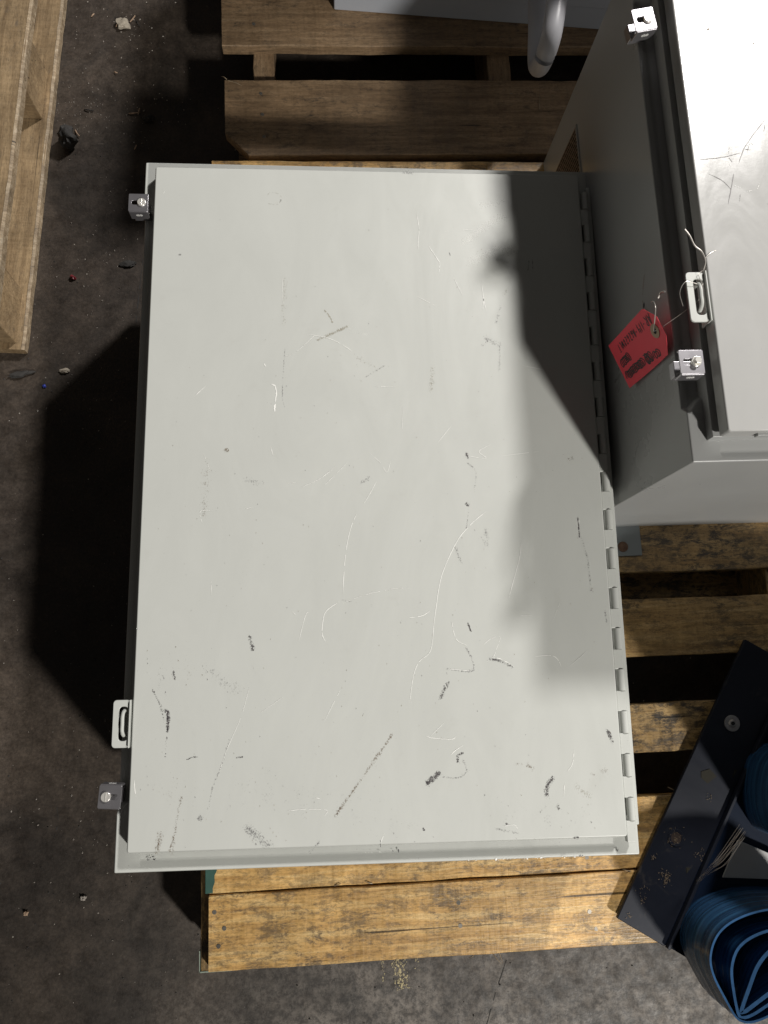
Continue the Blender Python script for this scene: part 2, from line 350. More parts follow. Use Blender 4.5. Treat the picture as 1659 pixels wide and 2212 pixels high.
# wear marks on the painted doors, metres on the door face
WHITE= [(1.0,[(.2787,.4101),(.2693,.3855),(.2629,.349),(.2595,.3011)]),(1.3,[(.2553,.2953),(.2386,.2837),(.2339,.2691),(.2332,.2545),(.2373,.2452)]),(1.1,[(.4509,.412),(.4316,.3965),(.4123,.375),(.3959,.3445),(.3858,.3174),(.3771,.2698),(.3711,.2318),(.3558,.2175),(.3483,.2004),(.3442,.1776),(.3439,.1674)]),(1.0,[(.4953,.3681),(.4925,.3496),(.4799,.3101),(.4749,.2951)]),(.9,[(.389,.5065),(.4087,.5306)]),(1.0,[(.2106,.6615),(.2372,.6576),(.2593,.6483),(.2782,.635)]),(2.6,[(.1659,.5891),(.1709,.5865),(.1728,.576),(.1711,.5629)]),(4,[(.1711,.5616),(.1706,.5499)]),(1.2,[(.0641,.5711),(.079,.5868)]),(.8,[(.2594,.2934),(.2893,.3037),(.3253,.311),(.3464,.3119)]),(1.0,[(.3701,.848),(.3727,.8226),(.3709,.8046),(.3705,.7902)]),(1.3,[(.3852,.7976),(.3977,.7763),(.4008,.7693),(.3991,.7564)]),(1.1,[(.4591,.7417),(.4611,.7136),(.4638,.6996)]),(.9,[(.2059,.446),(.2303,.4572),(.2518,.4742)]),(.9,[(.3056,.4537),(.2974,.438),(.288,.4225)]),(1.0,[(.306,.5863),(.3344,.5864)]),(1.3,[(.3424,.2733),(.3617,.2759),(.3757,.2846)]),(1.2,[(.362,.1265),(.3707,.124),(.394,.1218),(.3999,.1256)]),(1.2,[(.4083,.1142),(.3993,.1088),(.3915,.1024)]),(1.1,[(.0926,.3241),(.0924,.3064)]),(1.1,[(.0922,.4157),(.0762,.4146),(.0783,.3993)]),(1.6,[(.0058,.0839),(.0067,.0748),(.0088,.0641)]),(.7,[(.4764,.4883),(.5276,.4946)]),(.7,[(.2982,.4919),(.3116,.4791),(.32,.4663),(.326,.4854)]),(.6,[(.3434,.5633),(.3409,.5111)]),(.8,[(.4421,.2159),(.4513,.2215),(.458,.236),(.4616,.2477),(.4494,.245),(.4401,.2381)]),(1.2,[(.3911,.2082),(.4118,.206),(.4225,.2047)]),(1.5,[(.2235,.0579),(.2303,.0555)]),(1.0,[(.1898,.0428),(.2122,.0443),(.2375,.0425),(.2358,.0361)]),(.6,[(.1431,.1932),(.1323,.1542),(.116,.1161),(.1055,.0838)]),(1.0,[(.5055,.2217),(.5268,.2225),(.5355,.2171),(.5392,.2082)]),(1.4,[(.4484,.2228),(.4632,.2184),(.4778,.2094)]),(1.0,[(.3993,.2694),(.4044,.2458),(.419,.2367)]),(.8,[(.2351,.1463),(.2585,.1908)]),(1.6,[(.1557,.6188),(.1582,.6142)]),(1.2,[(.1661,.5017),(.1692,.489)]),(.8,[(.1945,.2844),(.2004,.2784)]),(1.0,[(.5348,.0665),(.532,.05)]),(1.1,[(.5492,.105),(.5457,.0883),(.5385,.0785)]),(.8,[(.5758,.2281),(.5501,.208)]),(1.2,[(.4533,.0171),(.4678,.0183),(.4722,.0138)]),(1.0,[(.4319,.7202),(.4198,.7482)]),(.7,[(.1805,.629),(.1993,.6358),(.2373,.6733)]),(1.1,[(.3077,.0136),(.303,.0021)]),(.8,[(.3859,.1427),(.3679,.1263)]),(1.0,[(.4291,.4884),(.4542,.4851),(.4452,.4948),(.4614,.5045)]),(.8,[(.2363,.4478),(.2672,.4792)]),(.8,[(.4872,.274),(.5055,.2737)]),(.9,[(.1339,.4173),(.1428,.4203)]),(.9,[(.2034,.2463),(.2121,.2782),(.2168,.2829)]),(.8,[(.3666,.7195),(.3922,.7058)]),(1.4,[(.4615,.7206),(.4593,.701)]),(.7,[(.0783,.4924),(.088,.4672)]),(.7,[(.1877,.4511),(.1998,.453)]),(.6,[(.5441,.6109),(.512,.6175)]),(.8,[(.4091,.8197),(.456,.8241)]),(.8,[(.0121,.8697),(.0157,.877)]),(.9,[(.1798,.745),(.1807,.7035)]),(.6,[(.1521,.1565),(.1891,.1809)]),(.6,[(.5326,.2673),(.5433,.2912)])]
DARK= [('k',5,.6,[(.0238,.19),(.0329,.1731),(.0393,.1509)]),('k',7,2.2,[(.0399,.1658),(.0435,.159),(.0436,.1387)]),('k',4,.3,[(.0427,.1343),(.0419,.1071)]),('k',3,1.2,[(.0676,.1059),(.0742,.1084),(.0814,.1088)]),('g',4,.7,[(.1186,.1269),(.1107,.0999),(.1002,.0732),(.0952,.0494)]),('g',12,1.6,[(.0844,.0396),(.0878,.0363)]),('b',8,.6,[(.0628,.0636),(.059,.0425),(.0539,-.0002)]),('b',14,1.2,[(.0399,.0247),(.0354,.0004)]),('b',5,1.2,[(.0564,.0216),(.0505,.0009)]),('k',9,1.1,[(.141,.2549),(.1465,.2358)]),('k',6,1.6,[(.0479,.2132),(.0505,.2018)]),('b',70,.12,[(.0339,.2236),(.0743,.2059)]),('g',40,.12,[(.0223,.2295),(.0353,.1842)]),('g',22,.6,[(.1399,.0268),(.1707,.0022)]),('g',7,.7,[(.229,.0066),(.2167,-.0056)]),('b',7,.8,[(.3185,.1275),(.2861,.0843),(.2505,.0383)]),('k',8,1.8,[(.4274,.4929),(.4296,.4852)]),('k',8,1.4,[(.4241,.4241),(.4282,.4191)]),('g',4,.5,[(.4288,.4787),(.4395,.4659),(.4359,.4405)]),('g',4,.4,[(.4274,.4153),(.424,.3904)]),('k',4,2.0,[(.4202,.2661),(.4245,.2543)]),('k',6,1.0,[(.447,.2193),(.4601,.2167),(.4765,.2083)]),('k',8,1.2,[(.3935,.1926),(.381,.1711)]),('g',5,.6,[(.416,.235),(.4232,.2221),(.4237,.2047),(.3929,.2081)]),('k',13,1.8,[(.3615,.0702),(.3692,.0755),(.3781,.0829)]),('k',6,1.4,[(.4016,.0933),(.402,.1021),(.4085,.1053)]),('g',4,.8,[(.4076,.0975),(.4117,.0836),(.401,.0757),(.3808,.0773)]),('k',13,1.3,[(.5103,.0507),(.5122,.0616),(.5211,.0735)]),('b',10,1.0,[(.4879,.0888),(.4976,.083)]),('b',16,.7,[(.5817,.0774),(.5902,.0805)]),('k',8,1.0,[(.5928,.1299),(.601,.1116)]),('k',5,2,[(.3554,.018),(.357,.0153)]),('k',5,1.2,[(.4576,.0208),(.4603,.0185)]),('k',9,.8,[(.5231,.0394),(.5262,.0338)]),('g',22,.3,[(.4587,.6581),(.4843,.648)]),('g',6,.6,[(.465,.6547),(.4549,.6457)]),('g',7,.6,[(.4076,.3658),(.4148,.3437)]),('b',10,1.2,[(.1066,.4986),(.1097,.4948)]),('g',18,.3,[(.1333,.4576),(.1575,.4513)]),('g',8,.8,[(.2841,.4507),(.2977,.4601)]),('k',3,2,[(.5743,.4017),(.575,.3766)]),('b',12,.4,[(.5632,.4835),(.5736,.4861)]),('g',3,1.2,[(.5293,.7769),(.5264,.7604)]),('g',3,1,[(.5341,.7784),(.5336,.7583)]),('t',7,1.6,[(.2277,.6528),(.2467,.6618),(.2691,.6736)]),('t',4,1.6,[(.2373,.6972),(.2437,.6904),(.2494,.6788)]),('t',14,.4,[(.3861,.6168),(.3817,.5766)]),('g',6,.9,[(.6023,.2795),(.6035,.2632)]),('t',4,.6,[(.1562,.8692),(.1626,.8759),(.1744,.8732),(.1778,.8645),(.1713,.8572),(.1596,.8584)]),('k',5,.6,[(.1764,.866),(.1778,.8616)]),('g',9,.5,[(.3516,.9126),(.3684,.9115)]),('t',16,.5,[(.5464,.0634),(.5659,.048)]),('b',26,.13,[(.0833,.486),(.0805,.4054)]),('k',2,1.5,[(.303,.0074),(.3029,-.0021)]),('g',3,.5,[(.2565,.2982),(.2713,.295)]),('k',3,1,[(.5844,.3057),(.5892,.3038)]),('b',4,.8,[(.5865,.3087),(.5875,.3051)]),('g',4,.5,[(.5769,.3766),(.5841,.3455),(.5851,.3148)]),('g',90,.03,[(.1225,.0726),(.3474,.0177)]),('g',60,.05,[(.4396,.031),(.5791,.0268)]),('t',12,.3,[(.183,.745),(.1815,.6762)]),('g',30,.1,[(.0854,.217),(.1318,.1821)]),('k',3,.9,[(.1274,.1065),(.1364,.1074)]),('g',4,.4,[(.3192,.6164),(.2936,.5996)]),('g',3,.5,[(.1841,.5564),(.1809,.576),(.1836,.6357)]),('t',10,.25,[(.275,.6329),(.3127,.6097)]),('g',4,.9,[(.0368,.7771),(.0412,.7786)]),('k',3,.9,[(.038,.7785),(.04,.7772)]),('g',12,.35,[(.4499,.3902),(.45,.3654),(.4432,.3778)]),('b',8,.3,[(.4878,.7209),(.4985,.7351)]),('g',8,.4,[(.4839,.7068),(.4773,.6789)]),('g',5,.4,[(.4808,.6445),(.4779,.6105)]),('k',4,1.6,[(.5421,.0009),(.548,.0012)]),('b',60,.05,[(.0227,.0754),(.0782,.0631)]),('g',5,.6,[(.4446,.0147),(.4731,.0084)]),('k',3,1.0,[(.4146,.7873),(.4164,.7823)]),('b',5,.5,[(.4833,.09),(.4715,.0892)]),('b',5,.5,[(.5737,.0737),(.568,.0766)])]
TALL= [(1.5,[(.748,.8233),(.7283,.7989),(.7154,.7808),(.7068,.7619)]),(1.5,[(.6994,.7483),(.6948,.7309),(.6888,.7102)]),(1.6,[(.7576,.9042),(.7465,.8995),(.7229,.8875)]),(1.2,[(.7396,.9367),(.749,.9453),(.755,.9481)]),(1.0,[(.661,.7648),(.6881,.7684),(.7104,.7748)]),(1.0,[(.6624,.7794),(.6729,.7768)]),(1.2,[(.7428,.8112),(.7406,.8022)]),(1.0,[(.6699,.7476),(.685,.7393),(.6945,.728)]),(.9,[(.6763,.9563),(.6758,.9406)])]

# ------------------------------------------------------------------ floor
bm = bmesh.new(); vs = [bm.verts.new(p) for p in ((-6, -6, 0), (7, -6, 0), (7, 8, 0), (-6, 8, 0))]; bm.faces.new(vs)
tag(link('floor', bm, M_floor, smooth=False), kind='structure')

# ------------------------------------------------------------------ pallets
def board_mesh(L, W, T, seed, cham=None, rough=.0012):
    """a rough board, grain along x, origin at its lower left corner, top face at z = T"""
    bm = bmesh.new(); n = max(8, int(L / .02)); rows = []
    for i in range(n + 1):
        x = L * i / n
        a = noise.noise(Vector((x * 14, seed * 3.1, 0))) * rough + noise.noise(Vector((x * 90, seed * 3.1, 5))) * rough * .6
        b = noise.noise(Vector((x * 14, seed * 3.1, 9))) * rough + noise.noise(Vector((x * 90, seed * 3.1, 15))) * rough * .6
        y0, y1 = a, W + b
        if cham and x < cham: y0 = max(y0, (cham - x) * 1.1)
        c = .0012; sg = noise.noise(Vector((x * 3, seed, 2))) * .0008
        rows.append([bm.verts.new(q) for q in ((x, y0, 0), (x, y0, T - c), (x, y0 + c, T + sg), (x, (y0 + y1) / 2, T + sg * 1.5), (x, y1 - c, T + sg), (x, y1, T - c), (x, y1, 0))])
    for r0, r1 in zip(rows, rows[1:]):
        for k in range(6): bm.faces.new((r0[k], r0[k + 1], r1[k + 1], r1[k]))
        bm.faces.new((r0[6], r0[0], r1[0], r1[6]))
    bm.faces.new(rows[0]); bm.faces.new(rows[-1][::-1])
    me = bpy.data.meshes.new('board'); bmesh.ops.recalc_face_normals(bm, faces=bm.faces); bm.to_mesh(me); bm.free(); return me
nb = bmesh.new(); cyl(nb, (0, 0, -.004), .0036, .0048, n=12, r2=.0031); nail_me = bpy.data.meshes.new('nail'); nb.to_mesh(nail_me); nb.free()
nail_me.materials.append(M_nail)
def nails(board, spots, T):
    for x, y in spots:
        o = linkm('nail', nail_me, M_nail, board, loc=(x, y, T - rnd.uniform(.0001, .0008))); o.rotation_euler = (rnd.uniform(-.1, .1), rnd.uniform(-.1, .1), 0)
def deck(parent, y0, y1, x0, L, T, ztop, M, seed, yaw=0, cham=None, nl=(), name='deck_board', rough=.0012):
    b = linkm(name, board_mesh(L, y1 - y0, T, seed, cham, rough), M, parent, loc=(x0, y0, ztop - T), rot=(0, 0, yaw))
    nails(b, nl, T); return b
TH = .018
# near pallet: origin = its near left corner on the floor
p1 = empty('wooden_pallet', (.0680, -.2065, 0), R(1.15), 'long yellow-brown wooden pallet under the big grey enclosure, green paint on its left corner', 'pallet')
# rows given as (y from, y to) in the pallet's own frame
deck(p1, 0, .1, 0, 1.25, TH, PZ, M_wood_near, 1, nl=((.008, .078), (.022, .056), (.014, .033), (.360, .071), (.361, .040), (.553, .048), (.561, .024), (.95, .06)))
be = deck(p1, .1035, .2045, -.004, 1.25, TH, PZ, M_wood_near, 2, nl=((.020, .080), (.37, .07), (.560, .019), (.95, .06)))
deck(p1, .268, .341, 0, 1.25, TH, PZ, M_wood_mid, 3, nl=((.57, .03), (.9, .04)))
deck(p1, .412, .502, 0, 1.25, TH, PZ, M_wood_mid, 4, nl=((.57, .05), (1.0, .04)))
deck(p1, .545, .640, 0, 1.25, TH, PZ, M_wood_mid, 5)
deck(p1, .70, .80, 0, 1.25, TH, PZ, M_wood_mid, 6)
deck(p1, .86, .96, 0, 1.25, TH, PZ, M_wood_mid, 7)
deck(p1, 1.06, 1.281, 0, 1.25, TH, PZ, M_wood_near, 8)
for i, x in enumerate((-.014, .35, .545, .90, 1.20)):
    linkm('stringer', board_mesh(1.28, .038, PZ - TH - .0005 - .016, 20 + i, rough=.002), M_wood_mid, p1, loc=(x + .038, -.004 if i == 0 else .004, .016), rot=(0, 0, R(90)))
for i, (a, b) in enumerate(((.02, .12), (.50, .565), (.9, 1.0), (1.16, 1.26))):
    linkm('bottom_board', board_mesh(1.22, b - a, .0155, 30 + i), M_wood_mid, p1, loc=(-.01 + .002, a, .0))
# green paint daubed on the left corner: a thin coat on the board end and the stringer end
bm = bmesh.new(); pts = [(-.0045, .1545), (.012, .1545), (.0125, .146), (.0095, .139), (.0115, .134), (.008, .127), (.0085, .118), (.0055, .110), (.006, .104), (-.0045, .1035)]
pts = [(-.0045, .2050), (.018, .2050), (.0135, .185), (.0165, .170)] + pts[1:]
prism(bm, pts, PZ + .0004, PZ + .0014); box(bm, -.0050, -.0042, .1035, .205, PZ - .017, PZ + .0008)
link('green_paint_daub', bm, M_green, p1, smooth=False)
bm = bmesh.new()
pts = [(-.0150, -.0060), (.026, -.0060), (.030, -.0048), (-.0138, -.0048)]
box(bm, -.0160, .030, -.0068, -.0052, .045, PZ - TH - .001); box(bm, -.0163, -.0152, -.0068, .022, .055, PZ - TH - .001)
link('green_paint_daub', bm, plain('faded_green_paint', (.30, .36, .30), .7, 0, .5, 200), p1, smooth=False)
# splinters standing off the edges
def splinters(parent, spots, M):
    for (x, y, z, a, l) in spots:
        bm = bmesh.new(); c, s = math.cos(a), math.sin(a)
        tube(bm, catmull([(x, y, z), (x + c * l * .5, y + s * l * .5, z + .002), (x + c * l, y + s * l, z - .001)], 4), .0009, 5, taper=lambda t: 1 - .8 * t)
        link('splinter', bm, M, parent)
splinters(p1, ((.405, .001, PZ - .002, -.9, .022), (.415, .001, PZ - .002, -1.25, .017), (.18, .104, PZ, .3, .012), (.235, .104, PZ, 2.8, .014), (.38, .0, PZ - .003, -2.6, .01), (.62, .1, PZ, 2.9, .012), (.69, .346 - .13, PZ + .001, -.5, .02)), M_wood_edge)

# far pallet
p2 = empty('wooden_pallet', (.0655, 1.083, 0), R(1.75), 'weathered brown wooden pallet behind the big enclosure, with a cut-off corner on its front board', 'pallet')
T2 = .02
deck(p2, .002, .152, 0, 1.25, T2, PZ, M_wood_far, 41, cham=.040, nl=((.063, .122), (.065, .080), (.067, .036), (.513, .120), (.514, .080), (.517, .028)), rough=.002)
deck(p2, .222, .378, -.004, 1.25, T2, PZ, M_wood_far, 42, nl=((.057, .045), (.07, .11)), rough=.002)
deck(p2, .46, .60, -.004, 1.25, T2, PZ, M_wood_far, 43)
for i, (x, wd) in enumerate(((.050, .036), (.478, .042), (.9, .04), (1.19, .04))):
    linkm('stringer', board_mesh(.75, wd, PZ - T2 - .0005 - .016, 50 + i, rough=.002), M_wood_far, p2, loc=(x + wd, .012, .016), rot=(0, 0, R(90)))
for i, (a, b) in enumerate(((.0, .10), (.46, .56))):
    linkm('bottom_board', board_mesh(1.22, b - a, .0155, 60 + i), M_wood_far, p2, loc=(.01, a + .01, 0))
splinters(p2, ((.004, .152, PZ, 2.5, .012), (.006, .15, PZ, -.4, .03), (.50, .24, PZ, 0.4, .012), (.56, .09, PZ + .002, 1.45, .035), (.60, .03, PZ + .001, 1.6, .02)), M_wood_edge)

# left pallet (seen at the upper left edge), boards run away from the camera
p3 = empty('wooden_pallet', (-.298, .772, 0), R(-2.0), 'pale worn wooden pallet at the left edge with a thick sawn top deck on blocks', 'pallet')
def lb(name, x0, wd, T, z, L, seed, M, y0=0):
    return linkm(name, board_mesh(L, wd, T, seed, rough=.0022), M, p3, loc=(x0, y0, z), rot=(0, 0, R(90)))
lb('bottom_board', 0, .14, .018, 0, 1.2, 71, M_wood_left)
lb('bottom_board', -.36, .12, .018, 0, 1.2, 72, M_wood_left)
lb('deck_board', -.006, .30, .019, PZ - .019, 1.2, 73, M_wood_left)
lb('deck_board', -.312, .14, .019, PZ - .019, 1.2, 74, M_wood_left)
for i, (y, ya) in enumerate(((.012, -8), (.46, -17), (1.04, 0))):
    for k, xx in enumerate((-.012, -.33)):
        bm = bmesh.new(); hz = PZ - .019 - .0185
        prism(bm, [(-.085, 0), (0, 0), (.001, .10), (-.085, .115)], 0, hz)
        link('block', bm, M_wood_left, p3, .002, loc=(xx, y, .018), rot=(0, 0, R(-ya * .0)) )
# raw sawn faces on the pallet's right edge
for x, z0, z1, sd in ((-.005, PZ - .018, PZ - .001, 80), (.0008, .0015, .017, 81)):
    bm = bmesh.new(); n = 60; prev = None
    for i in range(n + 1):
        y = 1.2 * i / n; e = noise.noise(Vector((y * 9, sd, 0))) * .0022 + noise.noise(Vector((y * 60, sd, 3))) * .0012
        cur = [bm.verts.new((x + .0016 + e, y, z0)), bm.verts.new((x + .0016 + e, y, z1)), bm.verts.new((x - .0035 + e, y, z1 + .0018))]
        if prev:
            for k in range(2): bm.faces.new((prev[k], prev[k + 1], cur[k + 1], cur[k]))
        prev = cur
    link('sawn_edge', bm, M_wood_edge, p3, smooth=False)

# ------------------------------------------------------------------ enclosures
def body_mesh(W, L, H, dx, dy, rx, drop, pad, H0=0.0):
    """body with a rim round the door: full height at the corners, sunk between them on each side"""
    xs = [0, .004, dx * .55, dx, dx + .012, W - rx - .012, W - rx, W - rx * .5, W - .004, W]
    def ys(i):
        sh = [0, 0, .012, .018, .018, .018, .018, .012, 0, 0][i]
        return [0, .004, dy * .5, dy, pad - .018 + sh, pad - .010 + sh, L - pad + .010 - sh, L - pad + .018 - sh, L - dy, L - .004, L]
    bm = bmesh.new(); G = []
    for i, x in enumerate(xs):
        col = []
        for j, y in enumerate(ys(i)):
            z = H
            if 5 <= j <= 6 and (i <= 3 or i >= 6): z -= drop
            if j in (5, 6) and 2 <= i <= 2: z -= .003
            if 4 <= i <= 5: z = H
            if j == 2 and 4 <= i <= 5: z -= .0035
            col.append(bm.verts.new((x, y, z)))
        G.append(col)
    for i in range(len(xs) - 1):
        for j in range(10):
            bm.faces.new((G[i][j], G[i + 1][j], G[i + 1][j + 1], G[i][j + 1]))
    # side walls
    edge = [G[i][0] for i in range(len(xs))] + [G[-1][j] for j in range(1, 11)] + [G[i][-1] for i in range(len(xs) - 2, -1, -1)] + [G[0][j] for j in range(9, 0, -1)]
    low = [bm.verts.new((v.co.x, v.co.y, H0)) for v in edge]
    n = len(edge)
    for k in range(n): bm.faces.new((edge[k], low[k], low[(k + 1) % n], edge[(k + 1) % n]))
    bm.faces.new(low)
    return bm
def clamp(parent, x, y, z, turn=0, hexbolt=False, tilt=0):
    """zinc clamp: slotted plate with two turned-down flanges and a screw"""
    o = bmesh.new(); s = .0135
    outer = rrect(-s, s, -s, s, .0012, 5); inner = rrect(-.0095, .0045, -.0032, .0032, .0030, 5)
    ring(o, outer, inner, 0, .0018)
    box(o, -s + .0008, s - .0008, -s - .0012, -s + .0012, -.016, .0012); box(o, -s + .0008, s - .0008, s - .0016, s + .0006, -.004, .0008)
    c = link('clamp', o, M_zinc, parent, .0006, loc=(x, y, z), rot=(tilt, 0, turn))
    b = bmesh.new(); cyl(b, (.0045, 0, .0018), .0060, .0022, n=24, r2=.0055); cyl(b, (.0045, 0, -.02), .003, .022, n=12); 
    if hexbolt: cyl(b, (.0045, 0, .0041), .0040, .004, n=6)
    else: box(b, .0037, .0053, -.0050, .0050, .0040, .0045)
    link('screw', b, M_screw, c, .0004)
    e = bmesh.new()   # stamped characters on the front flange
    for k in range(7): box(e, -.004 + .0013 * k, -.0033 + .0013 * k, -s - .0016, -s - .0010, -.0075 - (k % 2) * .001, -.0055 + (k % 3) * .0006)
    link('stamped_mark', e, M_white, c, smooth=False)
    b = bmesh.new(); box(b, -.011, .011, -.009, .009, -.030, -.018); link('clamp_bracket', b, M_zinc, c, .001)
    return c
def hasp(parent, x, y, z, M, w=.057):
    """flat C-shaped padlock eye sticking out past the door edge, its hooked strip and the staple in it"""
    bm = bmesh.new(); o = rrect(-.025, -.0045, 0, w, .004, 5); i = rrect(-.0175, -.0065, .008, w - .008, .0045, 5)
    ring(bm, o, i, -.0045, -.0022); h = link('hasp', bm, M, parent, .0007, loc=(x, y, z))
    bm = bmesh.new(); box(bm, -.0046, -.0030, 0, w, -.020, .0016); link('hasp_strip', bm, M, h, .0005)
    bm = bmesh.new(); pts = catmull([(-.0105, .014, -.020), (-.0118, .0145, -.006), (-.0122, .020, .0005), (-.0122, .028, .001), (-.0122, .038, .001), (-.0118, w - .0135, -.004), (-.0105, w - .013, -.020)], 6)
    tube(bm, pts, .0022, 10); link('staple', bm, M, h)
    return h

# ---- the big enclosure lying flat, door up
DX, DY = .019, .026
e1 = empty('electrical_enclosure', (-.019, -.026, PZ), 0, 'large flat pale grey metal enclosure with a scratched door facing up, lying across the pallets', 'enclosure')
HB = .190
body1 = link('body', body_mesh(.650, .960, HB, DX, DY, .021, .0085, .085), M_paint, e1, .0022, 3)
bm = bmesh.new(); box(bm, DX + .006, DX + .60, DY + .006, DY + .905, HB - .002, HB + .006); link('door_seat', bm, M_paint, e1, .001)
# door: a folded pan with a small rolled lip
def door_mesh(W, L, z0, z1):
    bm = bmesh.new(); prism(bm, rrect(0, W, 0, L, .003, 3), z0, z1); return bm
door1 = link('door', door_mesh(.61, .914, -.0165, 0), M_paint, e1, .0022, 3, loc=(DX, DY, .21))
bm = bmesh.new(); box(bm, .004, .606, -.0012, .0020, -.0135, -.0055); link('door_lip', bm, M_paint, door1, .0008)
bm = bmesh.new()
for wpx, pts in WHITE: ribbon(bm, pts, wpx * .00056, .00035, 0, .35, .06 if wpx > .85 else .22)
link('scratches', bm, M_white, door1, smooth=False)['kind'] = 'stuff'
bm = bmesh.new(); mi = {'k': 0, 'g': 1, 'b': 2, 't': 3}
for n_, (k, wpx, dn, pts) in enumerate(DARK):
    if wpx >= 40: speckle(bm, pts, wpx * .00060, dn * .12, .00062, mi[k], .0002, .0008); continue
    speckle(bm, pts, wpx * .00050, dn * .22, .00062, mi[k], .0002, .0009)
for _ in range(260):   # stray flecks over the whole face, thicker towards the near end
    x, y = rnd.uniform(.01, .60), .91 * (1 - rnd.random() ** .55)
    k = rnd.choice((0, 1, 2, 2, 3)); r = rnd.uniform(.0002, .00055)
    vs = [bm.verts.new((x + r * math.cos(a) * rnd.uniform(.6, 1.4), y + r * math.sin(a), .0006)) for a in (0, 1.4, 2.8, 4.4)]
    bm.faces.new(vs).material_index = k
link('scuff_marks', bm, [M_k, M_g, M_b, M_t], door1, smooth=False)['kind'] = 'stuff'
bm = bmesh.new()
for n_, (k, wpx, dn, pts) in enumerate(DARK):
    amt = min(1.0, .36 + .42 * dn ** .5) if wpx < 40 else .30
    smudge(bm, pts, wpx * .00060 * (1.15 if wpx < 12 else 1.0), amt, .00012 + .000004 * n_, mi[k])
for n_, (pts, w_, a_) in enumerate((([(.435, .80), (.47, .83), (.50, .845)], .014, .8), ([(.44, .77), (.48, .79), (.515, .79)], .016, .75), ([(.46, .86), (.50, .87)], .012, .7), ([(.27, .665), (.30, .662)], .007, .5), ([(.26, .672), (.285, .672)], .005, .5), ([(.43, .30), (.46, .26)], .006, .35), ([(.37, .20), (.375, .17)], .006, .4))):
    smudge(bm, pts, w_, a_, .00011 + .000003 * n_, 4)
link('rub_marks', bm, [M_sk, M_sg, M_sb, M_st, M_sw], door1, smooth=False)['kind'] = 'stuff'
bm = bmesh.new()      # chipped paint along the near rim
for x0, x1, y, k in ((.285, .305, -.012, 0), (.318, .321, -.012, 1), (.325, .327, -.011, 1), (.45, .56, -.0255, 0), (.553, .558, -.025, 1), (.60, .604, -.02, 1), (.02, .03, -.010, 1), (.40, .43, -.0245, 0)):
    speckle(bm, [(x0, y), (x1, y)], .004 if k == 1 else .0018, 1.2, -.0196, k, .0004, .0012)
o = link('chipped_paint', bm, [M_white, M_k], e1, smooth=False, loc=(DX, DY, .21)); o['kind'] = 'stuff'
# hinge along the right side: flat straps with round knuckles showing in the slots between them
HZ = -.0035
ys = [.875 - .0527 * k for k in range(17)]
bm = bmesh.new(); box(bm, .6235, .6290, .012, .900, -.016, -.0085); link('hinge_leaf', bm, M_paint, e1, .0012, loc=(DX, DY, .21))
segs = [(ys[k] - .0527 + .027 * .5 + .0005, ys[k] - .0137) for k in range(16)]
hm = bmesh.new(); cyl(hm, (0, -.0135, 0), .0052, .027, 'y', 20); kn = bpy.data.meshes.new('hinge_knuckle'); hm.to_mesh(kn); hm.free(); kn.materials.append(M_paint)
sm = bmesh.new(); prism(sm, [(.6105, 0), (.6225, 0), (.6225, .0254), (.6105, .0254)], -.0125, HZ); st = bpy.data.meshes.new('hinge_strap'); bmesh.ops.recalc_face_normals(sm, faces=sm.faces); sm.to_mesh(st); sm.free(); st.materials.append(M_paint)
for k, y in enumerate(ys):
    if y < .025: continue
    linkm('hinge_knuckle', kn, M_paint, e1, loc=(DX + .6190, DY + y, .21 - .0070))
    linkm('hinge_strap', st, M_paint, e1, .0009, loc=(DX, DY + y - .0135 - .0256, .21))
clamp(e1, DX - .0205, DY + .8545, .2115); clamp(e1, DX - .0215, DY + .0655, .2115, R(180) - .06)
for k in (0,): pass
hasp(e1, DX + .0015, DY + .1215, .2115, M_paint)

# ---- the tall enclosure standing at the right
TX, TY = .0225, .022; HT = .410
e2 = empty('electrical_enclosure', (.6385, .4245, PZ), R(1.25), 'tall grey metal enclosure at the right edge with a glossy scratched lid', 'enclosure')
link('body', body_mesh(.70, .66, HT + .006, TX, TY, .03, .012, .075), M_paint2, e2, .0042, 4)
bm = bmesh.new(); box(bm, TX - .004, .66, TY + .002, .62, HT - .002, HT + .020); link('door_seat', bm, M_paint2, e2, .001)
DT = HT + .045
door2 = link('door', door_mesh(.66, .70, -.0195, 0), M_lid, e2, .0030, 3, loc=(TX, TY, DT))
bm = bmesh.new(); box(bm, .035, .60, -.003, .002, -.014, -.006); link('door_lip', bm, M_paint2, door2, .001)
bm = bmesh.new(); inv = (Matrix.Translation((.6385, .4245, 0)) @ Matrix.Rotation(R(1.25), 4, 'Z')).inverted()
def tl(pts):
    r = []
    for x, y in pts:
        q = inv @ Vector((x, y, 0)); r.append((q.x - TX, q.y - TY))
    return r
for wpx, pts in TALL: ribbon(bm, tl(pts), wpx * .0006, .0003, 0, .4, .05)
for a, b, n in (((.695, .755), (.73, .80), 40), ((.70, .70), (.78, .74), 50), ((.73, .56), (.77, .60), 30), ((.68, .95), (.76, .99), 40)):
    for _ in range(n // 5):
        x, y = rnd.uniform(a[0], b[0]), rnd.uniform(a[1], b[1]); t = rnd.uniform(0, 3)
        ribbon(bm, tl([(x, y), (x + .009 * math.cos(t), y + .009 * math.sin(t))]), .0006, .0003, rnd.choice((0, 1, 1)), .5, .3)
for x, y, r in ((.6885, .936, .0028), (.742, .918, .0015), (.705, .905, .0008), (.7325, .93, .001)):
    q = tl([(x, y)])[0]; speckle(bm, [(q[0] - r * .5, q[1]), (q[0] + r * .5, q[1])], r * 2, 5, .0003, 2, .0005, .0012)
link('scratches', bm, [plain('scratch_dark', (.16, .15, .15), .5), M_white, M_b], door2, smooth=False)['kind'] = 'stuff'
